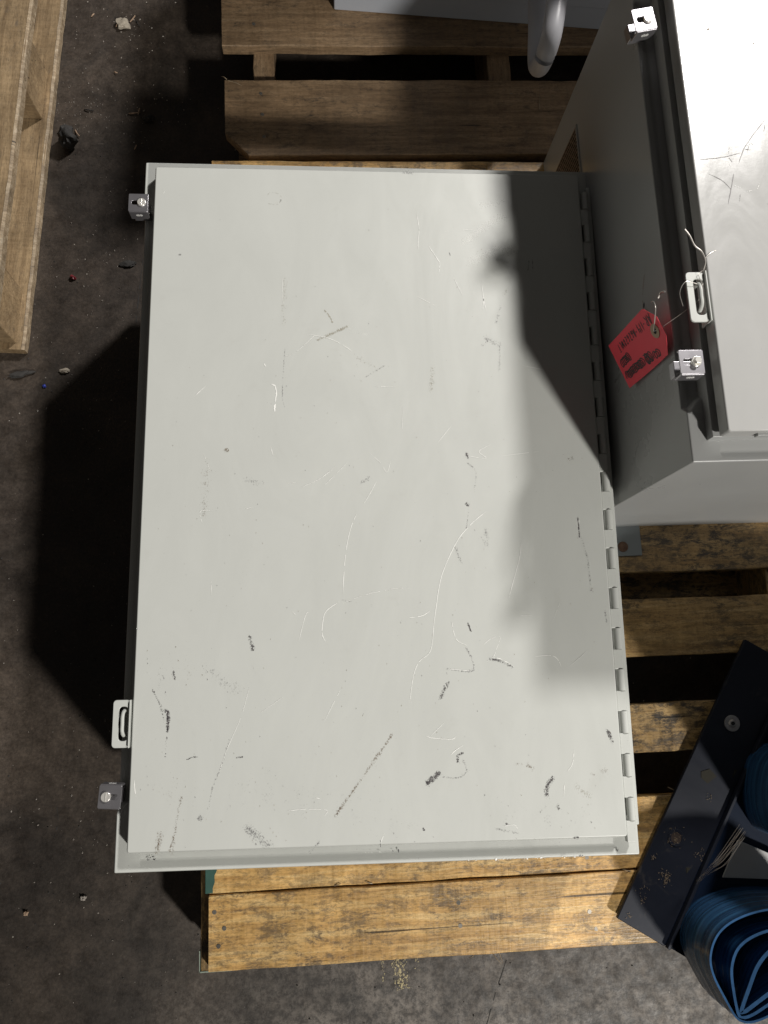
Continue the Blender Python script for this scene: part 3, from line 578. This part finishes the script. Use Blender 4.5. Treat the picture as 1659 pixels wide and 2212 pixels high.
# vent screen low on the left wall, near its far end
VY0, VY1, VZ0, VZ1 = .425, .595, .03, .175
bm = bmesh.new(); ring(bm, [(VY0 - .004, VZ0 - .004), (VY1 + .004, VZ0 - .004), (VY1 + .004, VZ1 + .004), (VY0 - .004, VZ1 + .004)], [(VY0, VZ0), (VY1, VZ0), (VY1, VZ1), (VY0, VZ1)], 0, .0022)
Mx = Matrix(((0, 0, -1, 0), (1, 0, 0, 0), (0, 1, 0, 0), (0, 0, 0, 1)))
bmesh.ops.transform(bm, matrix=Mx, verts=bm.verts); vf = link('vent', bm, M_paint2, e2, .0006)
bm = bmesh.new(); box(bm, -.0006, -.0002, VY0, VY1, VZ0, VZ1); link('vent_opening', bm, M_black, vf, smooth=False)
bm = bmesh.new(); nz, ny = 22, 26
for i in range(nz + 1):
    z = VZ0 + (VZ1 - VZ0) * i / nz
    for k in range(ny):
        y0 = VY0 + (VY1 - VY0) * k / ny; y1 = VY0 + (VY1 - VY0) * (k + 1) / ny; s = .0016 if (k + i) % 2 else -.0016
        vs = [bm.verts.new(q) for q in ((-.0012, y0, z - .0012 - s), (-.0012, y1, z - .0012 + s), (-.0026, y1, z + .0012 + s), (-.0026, y0, z + .0012 - s))]
        bm.faces.new(vs)
for k in range(ny + 1):
    y = VY0 + (VY1 - VY0) * k / ny; box(bm, -.0024, -.0012, y - .0007, y + .0007, VZ0, VZ1)
link('vent_screen', bm, M_vent, vf, smooth=False)['kind'] = 'stuff'
# clamps and hasp on the left rim
clamp(e2, -.0065, .536, HT + .030, R(12), False, .15); clamp(e2, -.0035, .103, HT + .036, R(0), True)
hasp(e2, TX + .001, .146, DT + .0005, M_paint, .058)
# mounting foot screwed to the pallet
bm = bmesh.new(); prism(bm, rrect(.02, .104, -.048, .02, .002, 4), .0003, .0032); ft = link('mounting_foot', bm, M_tab, e2, .0006)
bm = bmesh.new(); cyl(bm, (.0735, -.033, .0032), .0085, .0012, n=24, r2=.008); cyl(bm, (.0735, -.033, .0044), .0062, .0016, n=20, r2=.0035); link('bolt', bm, M_rust, ft)
# chipped streak on the left wall above the tag
bm = bmesh.new(); X2 = Matrix(((0, 0, -1, -.0003), (1, 0, 0, 0), (0, 1, 0, 0), (0, 0, 0, 1)))
ribbon(bm, [(.262, .355), (.245, .345), (.228, .338), (.205, .336)], .0028, 0, 0, .6, .15, X2); ribbon(bm, [(.222, .338), (.219, .342)], .006, .0002, 1, .5, 0, X2); ribbon(bm, [(.214, .343), (.207, .347)], .0045, .0002, 0, .6, .1, X2)
link('wall_chips', bm, [plain('chip_pale', (.30, .27, .25), .7), M_k], e2, smooth=False)['kind'] = 'stuff'

# ---- grey enclosure at the top edge with a bent pipe handle
e3 = empty('electrical_enclosure', (.2545, 1.3860, PZ), R(-2.7), 'blue-grey metal cabinet at the top edge with a bent pipe handle on its front', 'enclosure')
bm = bmesh.new(); box(bm, 0, .75, 0, .40, 0, .42); link('body', bm, M_far, e3, .003, 3)
bm = bmesh.new(); box(bm, .02, .73, -.004, -.0005, .05, .40); link('front_panel', bm, M_far, e3, .0015)
bm = bmesh.new()
pp = catmull([(.350, .0, .100), (.350, -.10, .098), (.347, -.175, .105), (.345, -.205, .140), (.350, -.190, .178), (.357, -.13, .190), (.362, -.06, .195), (.364, 0, .195)], 8)
tube(bm, pp, .0160, 20); link('pipe_handle', bm, paint('pipe_paint', (.42, .42, .44), .35, .03), e3)

# ------------------------------------------------------------------ red tag hanging on the tall enclosure
tg = empty('hanging_tag', (.6075, .6140, .203 + ZO), 0, 'red card tag with black handwriting hanging by a wire from the tall enclosure hasp', 'tag')
ud = Vector((-.02, 0, -1)).normalized(); vd = Vector((.374, -.927, 0)).normalized(); nd = ud.cross(vd) 
if nd.x > 0: nd = -nd
TM = Matrix(((ud.x, vd.x, nd.x, 0), (ud.y, vd.y, nd.y, 0), (ud.z, vd.z, nd.z, 0), (0, 0, 0, 1)))
def bend(q):   # card curled a little along its length
    return Vector((q.x, q.y, q.z - .006 * math.sin(q.x / .125 * math.pi) * (q.y / .062) ** 2 * .6))
out = [(0, .020), (0, .044), (.016, .0615), (.122, .062), (.125, .059), (.125, .003), (.122, 0), (.018, 0)]
bm = bmesh.new(); n = 30; m_ = 14; G = {}
def inside(u, v):
    v0 = max(0, (.018 - u) / .018 * .020); v1 = .062 - max(0, (.016 - u) / .016 * .018)
    return v0, v1
for side in (0, 1):
    for i in range(n + 1):
        u = .125 * i / n; v0, v1 = inside(u, 0)
        for j in range(m_ + 1):
            v = v0 + (v1 - v0) * j / m_
            G[side, i, j] = bm.verts.new(TM @ bend(Vector((u, v, .0003 * (1 - side)))))
    for i in range(n):
        for j in range(m_): bm.faces.new((G[side, i, j], G[side, i + 1, j], G[side, i + 1, j + 1], G[side, i, j + 1]))
per = [(i, 0) for i in range(n + 1)] + [(n, j) for j in range(1, m_ + 1)] + [(i, m_) for i in range(n - 1, -1, -1)] + [(0, j) for j in range(m_ - 1, 0, -1)]
for a, b in zip(per, per[1:] + per[:1]): bm.faces.new((G[0, *a], G[0, *b], G[1, *b], G[1, *a]))
link('card', bm, M_red, tg)
def onTag(bm):
    for v_ in bm.verts: v_.co = TM @ bend(v_.co)
bm = bmesh.new(); ring(bm, [(.016 + .0085 * math.cos(a / 12 * math.pi), .031 + .0085 * math.sin(a / 12 * math.pi)) for a in range(24)], [(.016 + .0035 * math.cos(a / 12 * math.pi), .031 + .0035 * math.sin(a / 12 * math.pi)) for a in range(24)], .0004, .0009)
onTag(bm); link('eyelet', bm, M_eye, tg)
bm = bmesh.new(); cyl(bm, (.016, .031, .00035), .0035, .0002, n=20); onTag(bm); link('eyelet_hole', bm, M_black, tg)
GL = {'A': [[(0, 0), (.5, 1.1), (.8, 0)], [(.15, .4), (.75, .35)]], 'R': [[(0, 0), (.1, 1)], [(0, .95), (.6, .95), (.65, .65), (.1, .5)], [(.2, .5), (.8, 0)]],
      '-': [[(.1, .5), (.6, .5)]], '1': [[(.3, 0), (.35, 1)]], '4': [[(.1, 1), (.05, .5), (.7, .5)], [(.6, .95), (.5, -.1)]],
      '6': [[(.6, .95), (.1, .5), (.15, .05), (.55, .05), (.6, .4), (.15, .4)]], '2': [[(.1, .8), (.4, 1), (.6, .75), (.05, .02), (.7, .05)]],
      '0': [[(.35, 1), (.05, .5), (.3, 0), (.62, .5), (.35, 1)]], 'W': [[(0, 1), (.2, 0), (.4, .7), (.6, 0), (.85, 1)]], 'L': [[(.1, 1), (.05, 0), (.6, .05)]], 'T': [[(0, .95), (.8, 1)], [(.42, .97), (.35, 0)]]}
bm = bmesh.new(); u = .008
for k, ch in enumerate('AR-114-A62620WLT'):
    sc = .0125 if k < 7 else .0105; wdt = .0078 if k < 7 else .0058
    for st_ in GL[ch]:
        pts = [(u + .004 + x * wdt * .8, .0085 + y * sc + rnd.uniform(-.0003, .0003)) for x, y in st_]
        pts = [(a, b) for a, b in pts]
        for a, b in zip(pts, pts[1:]): ribbon(bm, [a, b], .0014, .0006, 0, .15)
    u += wdt * (.62 if ch in '-1' else 1.0)
def scribble(u0, u1, v0, h, n):
    pts = []
    for i in range(n * 10):
        t = i / (n * 10); a = i * 1.05
        pts.append((u0 + (u1 - u0) * t + .0035 * math.cos(a) + rnd.uniform(-.0008, .0008), v0 + h * .5 * math.sin(a) * rnd.uniform(.6, 1.1)))
    ribbon(bm, pts, .0013, .0006, 0, .3)
scribble(.030, .044, .052, .010, 2); scribble(.050, .064, .0485, .014, 3); scribble(.070, .118, .047, .011, 8); scribble(.092, .116, .030, .012, 4)
onTag(bm); link('handwriting', bm, M_ink, tg, smooth=False)
hole = Vector((.6075, .614, .203 + ZO)) + TM @ bend(Vector((.016, .031, .0012)))
def wire(pts, r=.00030, name='wire', par=None, M=None):
    bm = bmesh.new(); tube(bm, catmull([Vector(q) - Vector(tg.location) for q in pts], 8), r, 6); return link(name, bm, M or M_wire, tg)
HZ2 = ZO + .240
wire([hole, (.622, .584, ZO + .205), (.636, .590, HZ2 - .006), (.648, .600, HZ2 + .002), (.650, .612, HZ2 + .004), (.646, .624, HZ2 + .006), (.653, .631, HZ2 + .003)])
wire([(.628, .590, HZ2 + .0), (.624, .604, HZ2 + .004), (.630, .615, HZ2 + .007), (.641, .614, HZ2 + .006), (.650, .613, HZ2 + .004), (.654, .626, HZ2 + .001), (.652, .634, HZ2 + .003)])
wire([(.653, .630, HZ2 + .003), (.655, .640, HZ2 + .006), (.651, .650, HZ2 + .008), (.644, .657, HZ2 + .008), (.639, .668, HZ2 + .009), (.634, .676, HZ2 + .009)], .0010)
wire([(.653, .641, HZ2 + .005), (.662, .650, HZ2 + .006), (.673, .656, HZ2 + .004)], .0003)
wire([hole + Vector((-.001, 0, 0)), (.610, .600, ZO + .212), (.614, .615, ZO + .200), (.618, .622, ZO + .185)], .0006)
wire([(.626, .6250, ZO + .205), (.624, .6265, ZO + .20), (.622, .622, ZO + .195)], .0012)

# ------------------------------------------------------------------ dark steel angle lying on the pallet
ang = math.atan2(.396, .237)
an = empty('steel_angle', (.655, -.153, PZ + .0095), ang, 'dark blue-black steel angle bar with two bolt holes, lying askew over the pallet corner', 'steel bar')
# local x along the bar, local -y across its flange
bm = bmesh.new(); prism(bm, [(0, 0), (.4615, 0), (.4615, -.078), (0, -.078)], 0, .0075); link('flange', bm, M_dark, an, .0012)
bm = bmesh.new(); prism(bm, [(.002, -.0782), (.4615, -.0782), (.4615, -.215), (.002, -.215)], 0, .0060); link('base_plate', bm, paint('blue_plate_paint', (.004, .009, .022), .42, .3, .15), an, .0012)
bm = bmesh.new(); box(bm, .0, .4615, -.0835, -.0787, .0062, .016); link('raised_rib', bm, M_dark, an, .001)
bm = bmesh.new(); cyl(bm, (.334, -.034, .0075), .0122, .0022, n=28); cyl(bm, (.334, -.034, .0097), .0062, .002, n=20, r2=.0048); wsh = link('bolt_washer', bm, M_washer, an, .0004)
bm = bmesh.new(); cyl(bm, (.334, -.034, .0117), .0032, .0004, n=6); link('socket', bm, M_black, wsh)
bm = bmesh.new(); ring(bm, [(.142 + .0125 * math.cos(a / 12 * math.pi), -.029 + .0125 * math.sin(a / 12 * math.pi)) for a in range(24)], [(.142 + .0082 * math.cos(a / 12 * math.pi), -.029 + .0082 * math.sin(a / 12 * math.pi)) for a in range(24)], .0076, .0086); link('hole_burr', bm, M_dark, an, .0003)
bm = bmesh.new(); cyl(bm, (.142, -.029, .0077), .0080, .0003, n=24); link('bolt_hole', bm, plain('dark_bolt_hole', (.03, .018, .013), .8), an)
# sawdust and stuck scraps on the bar
bm = bmesh.new()
for cx, cy, sp, n in ((.085, -.040, .009, 60), (.142, -.029, .014, 40), (.10, -.012, .006, 14), (.05, -.02, .012, 20), (.22, -.05, .006, 10), (.14, -.07, .012, 18), (.012, -.012, .006, 8)):
    for _ in range(n):
        x, y = rnd.gauss(cx, sp * .5), rnd.gauss(cy, sp * .5); a = rnd.uniform(0, 3.1); l = rnd.uniform(.0006, .003)
        if x < .002 or y > -.001 or y < -.077: continue
        tube(bm, [(x, y, .0082), (x + l * math.cos(a), y + l * math.sin(a), .0088)], .0003, 4)
o = link('sawdust_crumbs', bm, plain('sawdust', (.20, .15, .10), .8, 0, .4), an, smooth=False); o['kind'] = 'stuff'
for pts in ([(.235, -.038), (.252, -.046), (.256, -.032), (.246, -.022), (.238, -.026)], [(.262, -.068), (.276, -.071), (.274, -.066)], [(.105, -.064), (.115, -.066), (.112, -.060)]):
    bm = bmesh.new(); prism(bm, pts, .0077, .0083); link('stuck_scrap', bm, plain('olive_scrap', (.018, .016, .010), .9), an, smooth=False)

# ------------------------------------------------------------------ rolled blue belts standing on end
def belt(loops, z0, z1, th, lean, name, label, base):
    t = empty(name, base, 0, label, 'belt coil')
    for q, (lp, top) in enumerate(loops):
        C = catmull([Vector((x, y, 0)) for x, y in lp], 10, closed=True); n = len(C)
        for _ in range(14): C = [C[i] if i < 3 or i > n - 3 else (C[i - 1] + C[i] * 2 + C[(i + 1) % n]) / 4 for i in range(n)]
        bm = bmesh.new(); K = 14; ringsO = []
        prof = [(1, 0)]
        L = []
        for i in range(n):
            tn = (C[(i + 1) % n] - C[i - 1]).normalized(); nm = Vector((-tn.y, tn.x, 0)); col = []
            for side, ds in ((0, 0), (1, th)):
                for k in range(K + 1):
                    f = k / K; z = z0 + (top - z0) * f
                    rib = .0011 * math.sin(f * 26) * (1 if side == 0 else .3) + .0014 * math.sin(f * 5 + q)
                    p_ = C[i] + nm * (ds if side else rib) + Vector((lean[0] * (1 - f), lean[1] * (1 - f), z)); col.append(bm.verts.new(p_))
            L.append(col)
        m2 = K + 1
        for i in range(n):
            a, b = L[i], L[(i + 1) % n]
            for k in range(K):
                bm.faces.new((a[k], b[k], b[k + 1], a[k + 1])); bm.faces.new((a[m2 + k + 1], b[m2 + k + 1], b[m2 + k], a[m2 + k]))
            f = bm.faces.new((a[K], b[K], b[m2 + K], a[m2 + K])); f.material_index = 1
            bm.faces.new((a[0], a[m2], b[m2], b[0]))
        for v_ in bm.verts: v_.co -= Vector(base)
        link('belt_layer', bm, [M_belt, M_beltedge], t)
    return t
zb = PZ + .0168; zt = ZO - .075
outer = [(.7620, -.2420), (.7460, -.2140), (.7345, -.1880), (.7335, -.1640), (.7480, -.1370), (.7800, -.1190), (.830, -.110), (.895, -.118), (.925, -.158), (.895, -.205), (.83, -.232), (.785, -.248)]
mid_ = [(.7660, -.2395), (.7610, -.2040), (.7625, -.1780), (.7790, -.1520), (.825, -.136), (.880, -.142), (.902, -.165), (.875, -.198), (.82, -.222), (.785, -.240)]
inn = [(.7710, -.2370), (.7860, -.2040), (.8010, -.1780), (.828, -.158), (.862, -.160), (.872, -.176), (.848, -.196), (.81, -.216)]
belt([(outer, zt), (mid_, zt - .002), (inn, zt - .004)], zb, zt, -.0032, (.012, -.006), 'belt_coil', 'dark blue rubber belt coil at the bottom right corner, open end showing three layers', (.82, -.18, zb))
o2 = [(.882, .0640), (.870, .0380), (.866, .0060), (.872, -.0230), (.890, -.0380), (.96, -.044), (1.10, -.04), (1.20, .01), (1.12, .07), (1.0, .09), (.91, .082)]
belt([(o2, ZO + .15), ([(1.03 + (x - 1.03) * .92, .015 + (y - .015) * .78) for x, y in o2], ZO + .145)], zb, ZO + .15, -.0055, (.0, .0), 'belt_coil', 'dark blue rubber belt coil half out of the right edge, standing behind the corner coil', (.95, .01, zb))
# pale folded sheet between the coils
bm = bmesh.new(); prism(bm, [(.812, -.100), (.838, -.048), (.90, -.075), (.93, -.12), (.90, -.106)], PZ + .028, PZ + .031)
bmesh.ops.rotate(bm, cent=(.85, -.09, PZ + .03), matrix=Matrix.Rotation(.10, 3, 'X'), verts=bm.verts)
tag(link('sheet_metal_scrap', bm, M_tin, None, .0006), 'pale grey sheet metal piece lying between the two blue belt coils', 'metal sheet')
# stretch film strands between the angle and the rear coil
t = empty('stretch_film', (.80, -.08, PZ + .01), 0, 'torn strands of clear stretch film between the steel bar and the blue coils', 'plastic film')
for k in range(11):
    bm = bmesh.new(); a = Vector((.766 + rnd.uniform(-.004, .006), -.098 + rnd.uniform(-.006, .004), PZ + .045)); b = Vector((.785 + rnd.uniform(-.004, .004), -.01 + rnd.uniform(-.01, .01), ZO - .06 + rnd.uniform(-.01, .01)))
    md = (a + b) / 2 + Vector((rnd.uniform(-.003, .012), rnd.uniform(-.004, .004), rnd.uniform(-.01, .012)))
    tube(bm, [q - t.location for q in catmull([a, a.lerp(md, .5) + Vector((rnd.uniform(-.003, .003), 0, 0)), md, b], 6)], rnd.uniform(.00015, .0004), 5)
    link('strand', bm, M_film, t)

# ------------------------------------------------------------------ litter on the floor
def chunk(name, x, y, r, h, M, label, cat, seed, el=1.0, ang=0, group=None):
    bm = bmesh.new(); bmesh.ops.create_icosphere(bm, subdivisions=3, radius=1)
    for v_ in bm.verts:
        d = 1 + .55 * noise.noise(v_.co * 1.3 + Vector((seed, 0, 0))) + .3 * noise.noise(v_.co * 3.5 + Vector((0, seed, 0)))
        c = v_.co * d; v_.co = Vector((c.x * r, c.y * r * el, c.z * h))
    z = min(v_.co.z for v_ in bm.verts)
    for v_ in bm.verts: v_.co.z -= z * .75
    for v_ in bm.verts: v_.co.z = max(v_.co.z, .0)
    o = link(name, bm, M, None, loc=(x, y, .0002), rot=(0, 0, ang)); tag(o, label, cat, group); return o
chunk('concrete_flake', -.158, 1.460, .0125, .006, M_pale, 'pale concrete flake on the floor between the left and far pallets', 'debris', 3.1, .9)
chunk('stone', -.246, 1.196, .0155, .020, M_stone, 'dark lump of stone on the floor beside the left pallet', 'stone', 8.2, 1.1)
chunk('red_scrap', -.225, .9195, .0055, .004, M_redbit, 'small dark red plastic scrap on the floor left of the upper clamp', 'scrap', 5.5, .6, -.6)
chunk('bark_sliver', -.3055, .7318, .022, .004, M_stone, 'long dark bark sliver on the floor below the left pallet corner', 'debris', 2.5, .22, .25)
chunk('pale_chip', -.2296, .7391, .008, .003, M_pale, 'crumbled pale chip on the floor below the left pallet', 'debris', 7.5, .6, .2)
chunk('blue_scrap', -.2632, .7103, .0028, .002, M_bluebit, 'tiny blue plastic scrap on the floor near the dark sliver', 'scrap', 1.5)
chunk('dirt_clod', -.1276, .9485, .012, .0025, M_stone, 'flat dark dirt clod on the floor left of the big enclosure', 'debris', 4.5, .55)
chunk('dirt_clod', -.1015, 1.252, .010, .006, M_stone, 'crumbly dirt clod beside the broken twigs on the floor', 'debris', 6.5, .7, .4)
chunk('pebble', -.2350, -.1560, .0035, .003, M_sliver, 'small tan pebble on the floor in the lower left corner', 'stone', 9.5)
chunk('pebble', -.1480, -.1370, .0040, .003, M_grit, 'small grey pebble on the floor left of the near pallet corner', 'stone', 9.9)
for i, (x, y, l, a, lab) in enumerate(((-.169, 1.466, .022, 1.2, 'pale wood sliver standing against the concrete flake'), (-.1415, 1.474, .016, .9, 'short wood sliver right of the concrete flake'), (-.130, 1.464, .016, -1.0, 'dark wood sliver farthest right beside the concrete flake'),
        (-.2335, 1.217, .018, -1.0, 'curled pale wood shaving leaning on the dark stone'), (-.1215, 1.268, .014, 1.4, 'upright broken twig in the litter left of the far pallet'), (-.131, 1.263, .018, .05, 'flat broken twig lying under the upright one'),
        (-.108, 1.255, .011, .5, 'thick broken twig right of the flat one'), (-.1243, 1.1896, .009, 1.1, 'short pale twig alone on the floor above the clamp'), (-.215, 1.268, .018, -.15, 'thin dark twig on the floor beside the left pallet'),
        (-.168, 1.352, .008, -.6, 'tiny wood splinter halfway between the left and far pallets'), (-.219, 1.480, .008, .9, 'tiny wood splinter at the top of the floor by the left pallet'))):
    bm = bmesh.new(); c, s = math.cos(a), math.sin(a)
    tube(bm, catmull([(-c * l / 2, -s * l / 2, .0015), (s * .001, -c * .001, .0035), (c * l / 2, s * l / 2, .002 + .002 * (i % 2))], 5), .0013 if i != 6 else .0026, 6, taper=lambda t: 1 - .5 * abs(t - .4))
    tag(link('wood_sliver', bm, M_stone if i in (2, 8) else M_sliver, None, loc=(x, y, 0)), lab, 'wood sliver', 'wood slivers scattered on the floor')
# countless pale grit
bm = bmesh.new()
cl = [(-.20, 1.27, .05, 60), (-.24, 1.28, .03, 40), (-.16, 1.44, .05, 40), (-.12, 1.26, .04, 40), (-.20, .95, .06, 40), (-.14, 1.08, .03, 12), (-.18, .70, .05, 25), (-.11, .10, .04, 14), (-.20, .0, .07, 22), (-.12, -.10, .05, 14)]
def grain(x, y, r):
    k = [bm.verts.new((x + r * rnd.uniform(.6, 1.3) * math.cos(a), y + r * rnd.uniform(.6, 1.3) * math.sin(a), .0001)) for a in (0, 1.6, 3.1, 4.7)]
    tp = bm.verts.new((x, y, r * rnd.uniform(.7, 1.4)))
    for i in range(4): bm.faces.new((k[i], k[(i + 1) % 4], tp))
for cx, cy, s, n in cl:
    for _ in range(n): grain(rnd.gauss(cx, s), rnd.gauss(cy, s * .8), rnd.uniform(.0005, .0019))
for _ in range(1300): grain(rnd.uniform(-.45, 1.2), rnd.uniform(-.4, 1.6), rnd.uniform(.0003, .0010))
tag(link('floor_grit', bm, M_grit, smooth=False), kind='stuff', label='fine pale grit and dust scattered over the dark concrete floor', cat='grit')
bm = bmesh.new()
for _ in range(900): grain(rnd.uniform(-.45, 1.2), rnd.uniform(-.4, 1.6), rnd.uniform(.0005, .0020))
tag(link('floor_dirt', bm, M_stone, smooth=False), kind='stuff', label='dark crumbs of dirt scattered over the concrete floor', cat='dirt')
bm = bmesh.new(); speckle(bm, [(.345, -.236), (.348, -.262), (.352, -.288)], .018, .9, .0006, 0, .0004, .0016); speckle(bm, [(.318, -.232), (.322, -.275)], .006, .8, .0006, 0, .0004, .0012); speckle(bm, [(.372, -.232), (.378, -.262)], .006, .6, .0006, 0, .0004, .0012)
tag(link('wood_dust', bm, plain('pale_wood_dust', (.55, .47, .28), .8), smooth=False), kind='stuff', label='pale yellow wood dust on the concrete just in front of the near pallet', cat='dust')
# hairline cracks and drag marks in the concrete
bm = bmesh.new()
for pts, wd, k in (([(-.085, 1.13), (-.089, 1.05), (-.0995, .97), (-.105, .90), (-.109, .82)], .0018, 0), ([(-.20, 1.196), (-.165, 1.198)], .0012, 1), ([(.53, -.23), (.50, -.30), (.475, -.37)], .0012, 0),
                   ([(-.20, .01), (-.195, -.02), (-.20, -.05)], .0012, 0)):
    ribbon(bm, pts, wd, .0004, k, .7, .4)
tag(link('floor_cracks', bm, [M_stone, plain('drag_mark', (.12, .10, .085), .8)], smooth=False), kind='structure')
